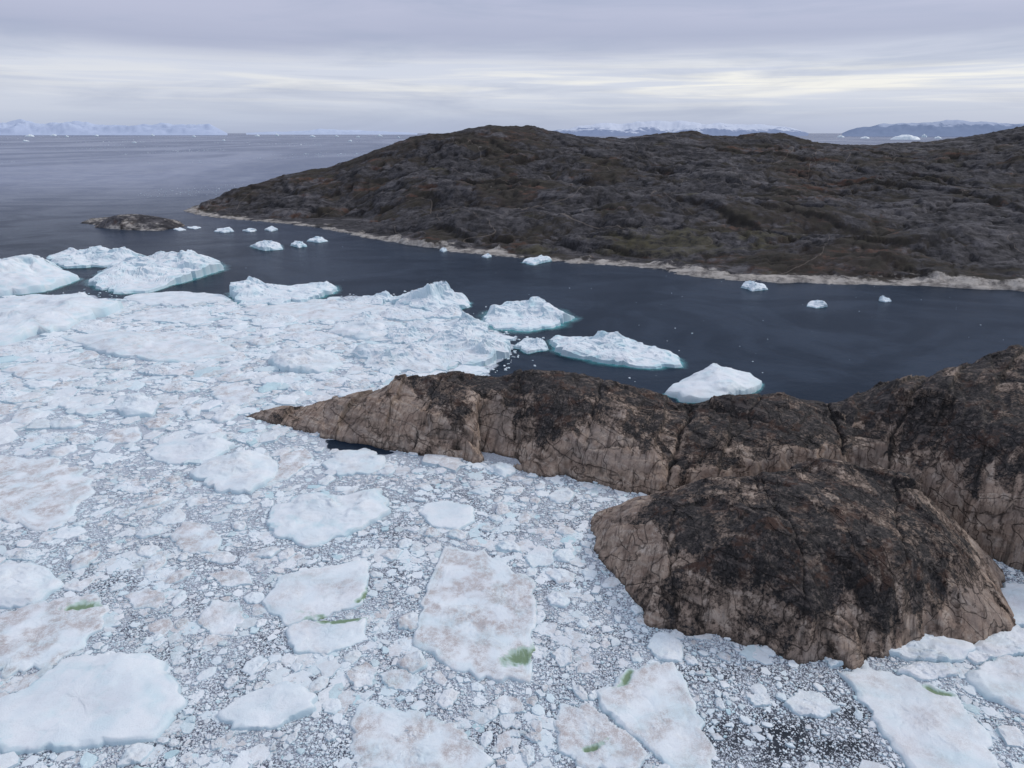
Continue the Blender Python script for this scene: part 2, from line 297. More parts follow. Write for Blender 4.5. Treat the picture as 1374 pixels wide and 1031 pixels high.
hfield("rock_dome",G(dp),[PZ(*p) for p in dc],.25,2.,rocknoise(27,.75,(.45,1.45)),rockcol(lambda X,Y:6.+8.*sstep(64,22,X),21,3.,.35),3.,M_rock,"rounded dark bedrock dome with pinkish brown flanks beside ice","rock",wob=2.2,
 facets=((13,23,.5,.75,711,1.5),(6,11,1.0,.6,721,.65),(2.5,4.6,.2,.4,731,.18)),
 crev=(([(898,690),(905,760),(925,850)],12,.8,.35),([(1000,640),(1075,760),(1130,880)],15,.7,.35),([(1190,640),(1210,760),(1255,860)],14,.7,.35),([(820,730),(960,790),(1100,810),(1300,800)],12,.8,.35)))
# cliff
cpn=[(1120,668),(1200,665),(1240,692),(1300,737),(1374,772),(1500,830),(1750,930),(2000,900),(2000,520),(1600,510),(1374,518),(1250,532),(1150,548),(1085,562),(1090,600)]
cc=[(1200,665,0),(1240,692,0),(1300,737,0),(1374,772,0),(1500,830,0),(1750,930,0),(1100,543,15),(1140,531,20),(1180,521,24),(1240,506,28.5),(1300,493,32.5),(1374,480,36),(1500,456,42),(1700,432,46),(1205,596,15),(1250,606,18),(1310,628,20),(1374,655,20),(1500,690,22),(1700,750,24),(1280,560,23.5),(1374,570,25.5),(1185,600,9),(1160,580,13),(1150,620,7),(1374,518,0),(1250,532,0),(1150,548,0),(1600,510,0),(1085,562,2),(1500,600,28),(1700,600,33),(1215,640,6),(1200,560,17.5),(1212,575,15.5)]
hfield("rock_cliff",G(cpn),[PZ(*p) for p in cc],.4,2.,rocknoise(41,.7,(-.75,.9)),rockcol(lambda X,Y:10.+0*X,41,3,.9),4.8,M_rock,"dark bedrock cliff with pale streaked face above the ice","rock",
 facets=((18,44,-.75,.75,811,1.),(7.,16,-.6,.6,821,.55),(3.,5.5,-.2,.4,831,.2)),
 crev=(([(1300,500),(1235,545),(1192,590),(1200,660)],17,1.8,.9),([(1374,620),(1340,700),(1345,750)],12,.8,.45)))
# far hill
front=[(245,283),(270,290),(310,294),(360,299),(420,306),(480,318),(540,327),(600,337),(650,343),(700,348),(760,352),(820,357),(880,362),(930,372),(990,378),(1060,380),(1150,382),(1240,385),(1310,388),(1374,391),(1500,396),(1700,400)]
ridge=[(270,272,1000),(300,261,1010),(340,247,1030),(370,240,1040),(400,237,1045),(440,234,1050),(470,221,1055),(500,206,1060),(530,193,1060),(560,183,1070),(600,181,1080),(650,170,1100),(690,168,1110),(725,172,1110),(760,183,1110),(820,188,1120),(860,183,1130),(900,177,1130),(940,180,1130),(975,186,1130),(1010,180,1130),(1040,177,1130),(1080,191,1150),(1130,196,1160),(1200,192,1160),(1280,188,1150),(1340,177,1120),(1374,170,1100),(1500,165,1100),(1700,160,1100)]
mid=[(330,280,930),(400,272,930),(500,270,880),(480,300,850),(600,300,700),(600,250,870),(700,310,670),(700,250,850),(800,310,650),(800,250,840),(900,325,600),(900,270,740),(900,225,930),(1050,340,550),(1050,300,650),(1050,250,820),(1050,215,970),(1200,345,530),(1200,300,630),(1200,250,790),(1200,217,950),(1374,350,510),(1374,300,610),(1374,240,800),(1374,205,940),(1700,300,610),(600,215,960),(700,210,970),(800,218,970)]
fp=[tuple(p) for p in G(front)]; hp=fp+[(1300,480),(1350,1900),(500,1900),(100,1560),(-100,1290),(-230,1190),(-330,1130),(-430,1020)]
hc=[(x,y,0) for x,y in fp]+[PY(*p) for p in ridge]+[PY(*p) for p in mid]
for p in ridge:
    q=PY(*p)
    if p[0]>560: hc+=[(q[0]*1.2,q[1]*1.2,q[2]-32),(q[0]*1.45,q[1]*1.45,20)]
def hn(X,Y,Z,sd):
    wx=X+20*fbm(X/130,Y/130,3,71); wy=Y+20*fbm(X/130,Y/130,3,72)
    fr=sstep(1000,1080,Y); far=1-.8*fr
    n=17*(np.abs(perlin(wx/190,wy/130,81))-.33)*sstep(0,110,sd)*far+4*(np.abs(perlin(wx/80,wy/50,82))-.3)*sstep(0,40,sd)*(1-.6*fr)+1.8*perlin(wx/24,wy/40,89)*fr
    ck=0*X
    for k,(d,L,am) in enumerate(((1.15,44.,4.2),(.5,70.,4.5),(1.5,17.,1.8),(.2,20.,1.6))):
        A=math.cos(d)*wx+math.sin(d)*wy; B=-math.sin(d)*wx+math.cos(d)*wy
        s,c=saw(A/L+.5*fbm(A/L/2.5,B/L/4,2,86+k),.065); ga=np.clip(.15+1.9*perlin(A/(L*1.7),B/(L*2.8),92+k),0,1.); n-=am*ga*(s-.42)*sstep(0,25,sd)*(1-.65*fr); ck=np.maximum(ck,c*ga)
    for (La,Lb,s_) in ((90,60,141),(45,80,143)):
        rg=np.abs(perlin(wx/La,wy/Lb,s_)); n-=2.*np.exp(-rg/.05)*sstep(0,40,sd)*(1-.7*fr); ck=np.maximum(ck,np.exp(-rg/.03)*.45)
    n+=.85*fbm(X/9,Y/8,4,85,.6)
    return n,ck,0*X
def hcf(X,Y,Z,sd,ck,tone,res):
    r=sstep(8.,.5,Z+4.*fbm(X/22,Y/20,4,90)-2*sstep(80,200,X)*sstep(420,200,X))*sstep(30,2,sd+14*fbm(X/40,Y/40,3,97)-4*sstep(80,200,X))
    Zb=blur(Z,2); gy,gx=np.gradient(Zb,res); st=np.hypot(gx,gy)
    ox,oy,_=PZ(900,322,12); g=sstep(.4,.8,.8*fbm(X/40,Y/26,4,91)+1.1*np.exp(-(((X-ox)/75)**2+((Y-oy)/36)**2)/2)-.15)*sstep(1.,.3,st)
    cav=np.clip((blur(Z,4)-Z)/2.4,0,1)  # gully shade painted into the colour, with slightly more tundra there
    b=np.clip(ck*.5+cav*.85+.2*sstep(.7,1.6,st),0,1)
    return np.stack([r,g,b],-1)
hfield("hill",hp,hc,2.0,11.,hn,hcf,1.1,M_hill,"long dark rocky headland with brown tundra and pale shoreline","hill",wob=5,cut=-3,ext=12,floor=True,facets=((70,32,.5,.65,911,5.),(28,12,.9,.6,921,1.7)))
# islet
ip=G([(107,300),(125,305),(170,309),(215,310),(248,304),(240,297),(205,292),(150,291),(118,294)])
ic_=[(x,y,0) for x,y in ip]+[PY(140,292,785),PY(180,288,800),PY(215,294,795),PY(165,297,780)]
hfield("islet",ip,ic_,.9,8.,lambda X,Y,Z,sd:(.6*(np.abs(perlin(X/24,Y/12,95))-.3)+.4*fbm(X/5,Y/5,3,96),X*0,X*0),lambda X,Y,Z,sd,ck,tone,res:np.stack([X*0+.36+.12*sstep(3,.5,Z),X*0,.9*sstep(.9,.1,Z)],-1),1.0,M_hill,"low smooth grey tan rocky islet surrounded by sea","islet",wob=1,cut=0)
# distant mountains
def mountain(name,pts,D,mat,label,snow,seed):
    us=np.array([p[0] for p in pts],float); vs=np.array([p[1] for p in pts],float)
    uu=np.linspace(us[0],us[-1],320); top=np.interp(uu,us,vs)
    A=np.array([PY(u,v,D) for u,v in zip(uu,top)]); rows=[]
    K=14; x=A[:,0]; z=np.maximum(A[:,2],-20); W=D*.10
    for k in range(-K,K+1):
        t=abs(k)/K; yy=D+k/K*W; n=fbm(x/1700,np.full_like(x,yy/1700),5,seed,.6)
        hz=z*(1-t)**1.1+(n*z*.55*(1-(1-t)**4)*(1-t))+z*.16*fbm(x/900,x*0+yy/900,4,seed+9)*(1-t); rows.append(np.stack([x*yy/D*(1.0),np.full_like(x,yy),hz-5],1))
    V=np.concatenate(rows); nx=len(x); ny=2*K+1; I=np.arange(nx*ny).reshape(ny,nx); q=np.stack([I[:-1,:-1],I[:-1,1:],I[1:,1:],I[1:,:-1]],-1).reshape(-1,4)
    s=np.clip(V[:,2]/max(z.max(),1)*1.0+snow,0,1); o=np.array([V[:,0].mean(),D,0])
    add(name,mesh(name,V-o,[q],np.stack([s,s*0,s*0],1)),mat,tuple(o),kind="structure",label=label,category="mountain")
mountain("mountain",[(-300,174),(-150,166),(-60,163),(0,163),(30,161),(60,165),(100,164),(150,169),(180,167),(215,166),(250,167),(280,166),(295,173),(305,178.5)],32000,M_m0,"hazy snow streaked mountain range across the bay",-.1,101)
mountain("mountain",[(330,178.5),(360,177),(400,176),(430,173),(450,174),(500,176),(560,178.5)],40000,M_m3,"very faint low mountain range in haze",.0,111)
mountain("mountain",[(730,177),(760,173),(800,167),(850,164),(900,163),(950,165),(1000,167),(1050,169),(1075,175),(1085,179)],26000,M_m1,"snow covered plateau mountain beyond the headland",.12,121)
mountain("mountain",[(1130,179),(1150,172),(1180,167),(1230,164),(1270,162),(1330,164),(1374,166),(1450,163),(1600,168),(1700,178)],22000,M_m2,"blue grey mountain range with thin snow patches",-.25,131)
# ---------------------------------------------------------------- ice floes and bergs
def floe(name,outl,h,dirt=.2,rough=1.,peaks=(),edge=.12,pools=(),blue=.2,seed=0,M=84,K=22,label="",cat="ice floe",foot=0,group=None,world=False,jag=.09,facet=1.,ep=.45,ang=0.):
    P=np.array(outl) if world else G(outl)
    x,y=P[:,0],P[:,1]; x2,y2=np.roll(x,-1),np.roll(y,-1); cr=x*y2-x2*y; A=cr.sum()/2
    c=np.array([((x+x2)*cr).sum()/(6*A),((y+y2)*cr).sum()/(6*A)]); Q=P-c
    th=np.linspace(0,2*np.pi,M,endpoint=False); R=np.zeros(M)
    for i in range(len(Q)):
        a=Q[i]; b=Q[(i+1)%len(Q)]; e=b-a; dx,dy=np.cos(th),np.sin(th)
        den=dx*e[1]-dy*e[0]; den=np.where(abs(den)<1e-9,1e-9,den)
        t=(a[0]*e[1]-a[1]*e[0])/den; s=(a[0]*dy-a[1]*dx)/den
        ok=(s>=-1e-6)&(s<=1+1e-6)&(t>0); R=np.where(ok,np.maximum(R,t),R)
    size=R.mean(); jn=fbm(np.cos(th)*2.6+seed*3.1,np.sin(th)*2.6,6,seed%97+200,.62); R=R*(1+jag*(jn-.4*np.abs(jn)))
    hx,hy=np.abs(np.cos(th)*R).max(),np.abs(np.sin(th)*R).max()
    t=np.linspace(0,1,K)**.72; t[0]=0
    X=np.outer(t,np.cos(th)*R); Y=np.outer(t,np.sin(th)*R); T=np.outer(t,np.ones(M))
    jit=fbm(X/size*3+seed,Y/size*3,2,210)*.04*size*(T*(1-T)*4); X=X+jit; Y=Y-jit
    wx,wy=X+c[0]+seed*7.7,Y+c[1]
    ux=wx+size*.08*fbm(wx/size*1.5,wy/size*1.5,3,205); uy=wy+size*.08*fbm(wx/size*1.5,wy/size*1.5,3,206)
    hh=np.full(X.shape,float(h)); pk=0*X
    for (fx,fy,am,sg) in peaks:
        dd=np.hypot((X-fx*hx)/(hx*sg),(Y-fy*hy)/(hy*min(1.2,sg*1.5))); dd=dd*(1+.3*fbm(X/size*2,Y/size*2,2,211+seed%7)); pk=np.maximum(pk,am*(np.clip(1.25-dd,0,2)*.62 if ang>.8 else np.exp(-dd*1.15)))
    f1,f2,ra,tl=voro(ux/(size*.42),uy/(size*.34),seed%50+220)
    hh=(hh+pk)*(1+facet*(.22*(ra-.5)+.7*tl))
    fr_=np.clip(.35+1.5*perlin(wx/(size*.6),wy/(size*.6),233),0,1)
    hh=hh*(1+.3*rough*fbm(wx/(size*.45),wy/(size*.4),4,230,.6))+rough*.30*fr_*fbm(wx/2.2,wy/2.,3,240,.6)
    if not world: hh=hh*np.clip(1+.55*perlin(wx/(size*1.1),wy/(size*1.1),236),.45,1.6)
    ew=edge*(1+1.1*fbm(np.outer(np.ones(K),np.cos(th)*2.4+seed),np.outer(np.ones(K),np.sin(th)*2.4),3,290)); ed=np.clip((1-T)/np.maximum(ew,.03),0,1)**ep
    if not ang and M>60:
        for (kk_,bl_) in ((.36,.75),(.13,.6)):
            cid,e_,rv=voro(ux/(size*kk_*1.3),uy/(size*kk_),seed%50+225,True); hh=facet_(hh,X,Y,cid,bl_*min(1,facet+.2),size*size*kk_*kk_*.02)+(rv-.5)*.14*h*facet
    Z=np.maximum(hh,.10)*ed
    if ang:
        for (kk_,bl_,jt) in ((.42,.9,.45),(.18,.8,.25),(.08,.6,.10)):
            cid,e_,rv=voro(ux/(size*kk_*1.4),uy/(size*kk_*.9),seed%50+225,True); r2=(rv*7.31)%1-.5; r3=(rv*13.7)%1-.5
            Z=facet_(Z,X,Y,cid,bl_,size*size*kk_*kk_*.015)
            u_,iv=np.unique(cid.ravel(),return_inverse=True); iv=iv.ravel(); c_=np.bincount(iv); ma=(np.bincount(iv,X.ravel())/c_)[iv].reshape(X.shape); mb=(np.bincount(iv,Y.ravel())/c_)[iv].reshape(X.shape); mz=(np.bincount(iv,Z.ravel())/c_)[iv].reshape(X.shape)
            Z=Z+((rv-.5)*jt+jt*1.4*(r2*(X-ma)+r3*(Y-mb))/(size*kk_))*np.maximum(mz,.5*h)*ang*(T<.95)
    Z=Z+(rough*.16*fr_*np.abs(fbm(wx/1.3,wy/1.2,3,243,.68))-.14*rough*facet*np.exp(-(f2-f1)/.05)*min(2,h+.3))*ed
    Z=np.maximum(Z,.10)+.03
    Z[0]=Z[0].mean(); Z[-1]=.0
    V=[np.stack([X.ravel(),Y.ravel(),Z.ravel()],1)]
    sk=np.stack([X[-1]*1.01,Y[-1]*1.01,np.full(M,-.6)],1); V=np.concatenate(V+[sk])
    I=np.arange((K+1)*M).reshape(K+1,M); J=np.roll(I,-1,1)
    q=np.stack([I[:-1],I[1:],J[1:],J[:-1]],-1).reshape(-1,4)
    Xw,Yw=V[:,0]+c[0],V[:,1]+c[1]; TT=np.append(T.ravel(),np.ones(M))
    d=np.clip(dirt*(.8+1.7*fbm(Xw/6,Yw/6,4,250)),0,1); d=np.where(TT>.93,d*.5,d)
    bl=np.clip(blue*(fbm(Xw/7,Yw/5,3,260)*.9-.1)+blue*.45*(TT>.9)+blue*.5*np.append(np.exp(-(f2-f1)/.04).ravel(),np.zeros(M)),0,1)
    gr=np.zeros(len(V))
    for pl_ in pools:
        pu,pv,pr=pl_[:3]; an=pl_[3] if len(pl_)>3 else (pu*.7)%3.1; asp=pl_[4] if len(pl_)>4 else .38
        px,py,_=PZ(pu,pv,h*.8); s=pr/F*math.hypot(H,py)*1.1
        lx=(Xw-px)*math.cos(an)+(Yw-py)*math.sin(an); ly=-(Xw-px)*math.sin(an)+(Yw-py)*math.cos(an); ly=ly-.25*lx*lx/s*(asp<.35)
        dd=np.hypot(lx/s,ly/(s*asp))+.55*fbm(Xw/2.,Yw/2.,4,270); gk=sstep(1.5,.3,dd); gr=np.maximum(gr,gk); V[:,2]=np.where(V[:,2]>0,V[:,2]*(1-gk*.9)+.9*gk*np.minimum(V[:,2],.3*h),V[:,2])
    me=mesh(name,V,[q],np.stack([d,bl,gr],1),smooth=not(ang>.8))
    ob=add(name,me,M_ice,(c[0],c[1],0),label=label,category=cat)
    if group: ob["group"]=group
    if foot:
        n=48; fo=np.linspace(0,2*np.pi,n,endpoint=False); Ri=np.interp(fo,th,R,period=2*np.pi); ks=[.9,1.0,1.0+foot*.5,1.0+foot]; al=[1,.95,.45,0]
        nn=1+.45*fbm(np.cos(fo)*2+seed,np.sin(fo)*2,3,280)
        V=[];cc_=[]
        for k,a in zip(ks,al):
            e=Ri+(k-1)*size*nn*1.0; V.append(np.stack([np.cos(fo)*e,np.sin(fo)*e,np.full(n,.03)],1)); cc_+= [a]*n
        V=np.concatenate(V); I=np.arange(4*n).reshape(4,n); J=np.roll(I,-1,1); q=np.stack([I[:-1],I[1:],J[1:],J[:-1]],-1).reshape(-1,4)
        a=np.array(cc_); add("submerged_foot",mesh("submerged_foot",V,[q],np.stack([a,a,a],1)),M_foot,(0,0,0),parent=ob)
    return ob
def E(u,v,a,b,n=9,sd=0,rot=0):
    r=random.Random(int(u*7+v*13+sd)); o=[]
    for i in range(n):
        t=2*math.pi*i/n+r.uniform(-.25,.25); k=r.uniform(.75,1.15); o.append((u+a*k*math.cos(t+rot),v-b*k*math.sin(t+rot)))
    return o
GI="icebergs drifting in the channel"
occ_polys=[]
bergs=[
 ([(733,464),(748,476),(800,486),(860,495),(915,494),(912,482),(870,468),(800,457),(745,454)],2.6,dict(peaks=[(.12,.2,6.5,.35),(-.8,.1,4.,.4),(-.3,.2,3,.35),(.6,-.1,1.5,.3)],dirt=.05,blue=.6,foot=.2,M=140,K=36,jag=.08,label="long white iceberg with turquoise crevice in dark channel")),
 ([(893,529),(915,540),(965,541),(1010,529),(1027,518),(1005,506),(960,505),(915,515)],2.,dict(peaks=[(.15,.3,4.6,1.0)],dirt=.03,blue=.25,foot=.12,rough=.12,facet=.25,M=120,K=30,jag=.06,ang=.25,label="smooth domed white iceberg beside dark rock promontory")),
 ([(645,431),(665,441),(710,445),(750,438),(770,427),(750,417),(700,412),(660,420)],2.2,dict(peaks=[(0,.3,9.,.5),(.6,0,5,.4),(-.5,0,5,.4)],dirt=.08,blue=.5,foot=.28,M=130,K=34,label="craggy white iceberg with turquoise foot in channel")),
 ([(520,405),(545,416),(590,424),(625,416),(632,407),(600,398),(550,395)],2.4,dict(peaks=[(-.1,.3,9.,.7),(.5,0,4.5,.4),(-.6,0,4.5,.4)],dirt=.15,blue=.4,foot=.1,M=130,K=34,label="low pointed white iceberg at the edge of pack ice")),
 ([(307,397),(320,410),(370,411),(420,404),(455,390),(440,384),(380,386),(330,388)],2.,dict(peaks=[(-.78,.1,10.5,.5),(.75,.1,7,.4),(-.2,.2,3,.4)],dirt=.1,blue=.4,foot=.2,M=130,K=34,label="wedge shaped white iceberg with two raised ends")),
 ([(120,383),(150,395),(200,392),(250,378),(307,360),(290,352),(230,350),(160,358),(130,370)],3.,dict(peaks=[(.1,.3,13,.5),(-.5,0,8,.35),(.6,0,9,.35),(-.15,-.4,6,.25),(.3,.5,12,.3)],dirt=.18,blue=.45,foot=.12,M=170,K=50,rough=.7,label="large craggy white iceberg with several rounded peaks")),
 ([(62,352),(90,360),(140,359),(180,356),(200,348),(150,343),(100,342),(70,345)],2.8,dict(peaks=[(-.6,.1,8,.35),(.6,0,8,.35),(0,.2,6,.3)],dirt=.1,blue=.45,foot=.1,rough=.7,M=130,K=34,label="flat bluish white iceberg with crumbling edge")),
 ([(-80,395),(-20,400),(60,392),(105,376),(80,366),(20,362),(-60,366)],3.6,dict(peaks=[(.1,.2,14,.9),(.6,-.2,7,.3)],dirt=.15,blue=.45,foot=.1,M=150,K=42,rough=.5,ang=.6,label="tall rounded blue white iceberg")),
 ([(-120,450),(-20,470),(60,452),(130,432),(160,415),(120,405),(30,405),(-60,410)],2.,dict(peaks=[(.5,.3,6,.5),(-.3,.2,5,.5),(.1,-.3,3,.3)],dirt=.2,blue=.35,M=150,K=40,rough=.5,ang=.6,label="broad sloping white iceberg among pack ice")),
 ([(690,466),(708,475),(736,470),(730,459),(705,456)],1.6,dict(peaks=[(.2,.2,2,.5)],dirt=.05,blue=.3,foot=.2,label="small low white iceberg in dark water")),
 ([(336,331),(355,337),(380,335),(376,329),(350,327)],2.,dict(peaks=[(.2,0,4.5,.6)],dirt=.03,blue=.3,foot=.2,label="small white iceberg on calm dark water")),
 ([(390,330),(402,333),(412,331),(405,327),(394,327)],2.,dict(peaks=[(-.3,0,3,.5)],dirt=.03,blue=.5,foot=.2,label="small bluish iceberg on dark water")),
 ([(412,324),(428,326),(440,324),(432,321),(416,321)],1.8,dict(peaks=[(.3,0,2.4,.5)],dirt=.03,blue=.4,foot=.2,label="small bluish iceberg on dark water")),
 ([(701,353),(716,356),(741,350),(732,346),(708,348)],1.4,dict(peaks=[(.3,0,3.5,.4),(-.5,0,2.4,.3)],dirt=.03,blue=.4,foot=.25,label="small low turquoise edged iceberg near rocky shore")),
 ([(994,386),(1010,391),(1030,389),(1026,383),(1002,382)],1.6,dict(peaks=[(-.3,0,2.8,.6)],dirt=.03,blue=.1,foot=.1,label="small rounded white iceberg in dark channel")),
 ([(1081,411),(1095,414),(1110,412),(1106,406),(1088,406)],1.3,dict(peaks=[(.1,0,3.4,.5)],dirt=.03,blue=.1,foot=.1,label="small peaked white iceberg in dark channel")),
 ([(1178,404),(1188,406),(1196,405),(1192,401),(1182,401)],1.,dict(peaks=[(-.3,0,2.2,.5)],dirt=.03,blue=.1,label="tiny white iceberg in dark channel")),
 ([(646,345),(653,347),(660,345),(655,342)],1.4,dict(dirt=.03,blue=.2,label="tiny white iceberg near rocky shore")),
 ([(287,311),(300,313),(314,311),(308,307),(292,308)],1.6,dict(peaks=[(.3,0,2,.5)],dirt=.03,blue=.3,label="small white iceberg near the headland tip")),
 ([(325,310),(335,312),(345,310),(338,307)],1.2,dict(dirt=.03,blue=.2,label="tiny white iceberg near the headland tip")),
 ([(355,309),(364,311),(373,309),(366,305)],1.8,dict(dirt=.03,blue=.2,label="tiny white iceberg near the headland tip")),
 ([(590,337),(595,339),(600,337),(596,334)],1.8,dict(dirt=.03,blue=.2,label="tiny white iceberg near rocky shore")),
 ([(250,306),(262,308),(270,306),(262,304)],.8,dict(dirt=.03,blue=.2,label="tiny white iceberg beside low islet")),
 ([(232,308),(240,310),(250,309),(243,306)],.8,dict(dirt=.03,blue=.2,label="tiny white iceberg beside low islet")),
]
for i,(o,h,k) in enumerate(bergs):
    floe("iceberg",o,h,seed=i+1,cat="iceberg",group=GI,**{**dict(edge=.13,rough=.5,jag=.12,ep=.6,ang=1.),**k}); occ_polys.append(G(o))
def farberg(u,v,wpx,hpx,i):
    x,y,_=PZ(u,v); W=wpx/F*y/2; hz=hpx/F*y
    o=[(x+W*math.cos(t)*random.uniform(.85,1.1),y+W*.6*math.sin(t)) for t in np.linspace(0,2*np.pi,9,endpoint=False)]
    floe("iceberg",o,hz*.5,world=True,seed=50+i,peaks=[(random.uniform(-.5,.5),0,hz*.9,.5)],M=28,K=8,dirt=0,blue=.1,cat="iceberg",edge=.3,rough=0,group=GI,label="distant white iceberg on the open bay")
for i,(u,v,a,b) in enumerate([(1216,187.5,40,5),(1128,184.5,10,2),(1160,186,12,2),(1258,186,10,2),(1240,184.5,8,3),(40,183.5,12,2.2),(72,182.5,8,1.6),(90,184,5,1.5),(130,183,6,1.6),(205,182.5,5,1.6),(260,184,6,1.5),(345,183,6,1.5),(372,182.5,5,2.2),(420,184,8,1.8),(452,183.5,5,1.5),(480,184.5,5,1.5),(510,183,6,1.6),(35,190,8,1.5),(535,185,4,1.5),(470,190,6,1.5),(300,189,5,1.2),(180,192,6,1.2)]): farberg(u,v,a,b,i)
D1="dirty pinkish grey ice floe with rubble surface among brash"; W1="clean white ice floe with smooth sloping top"
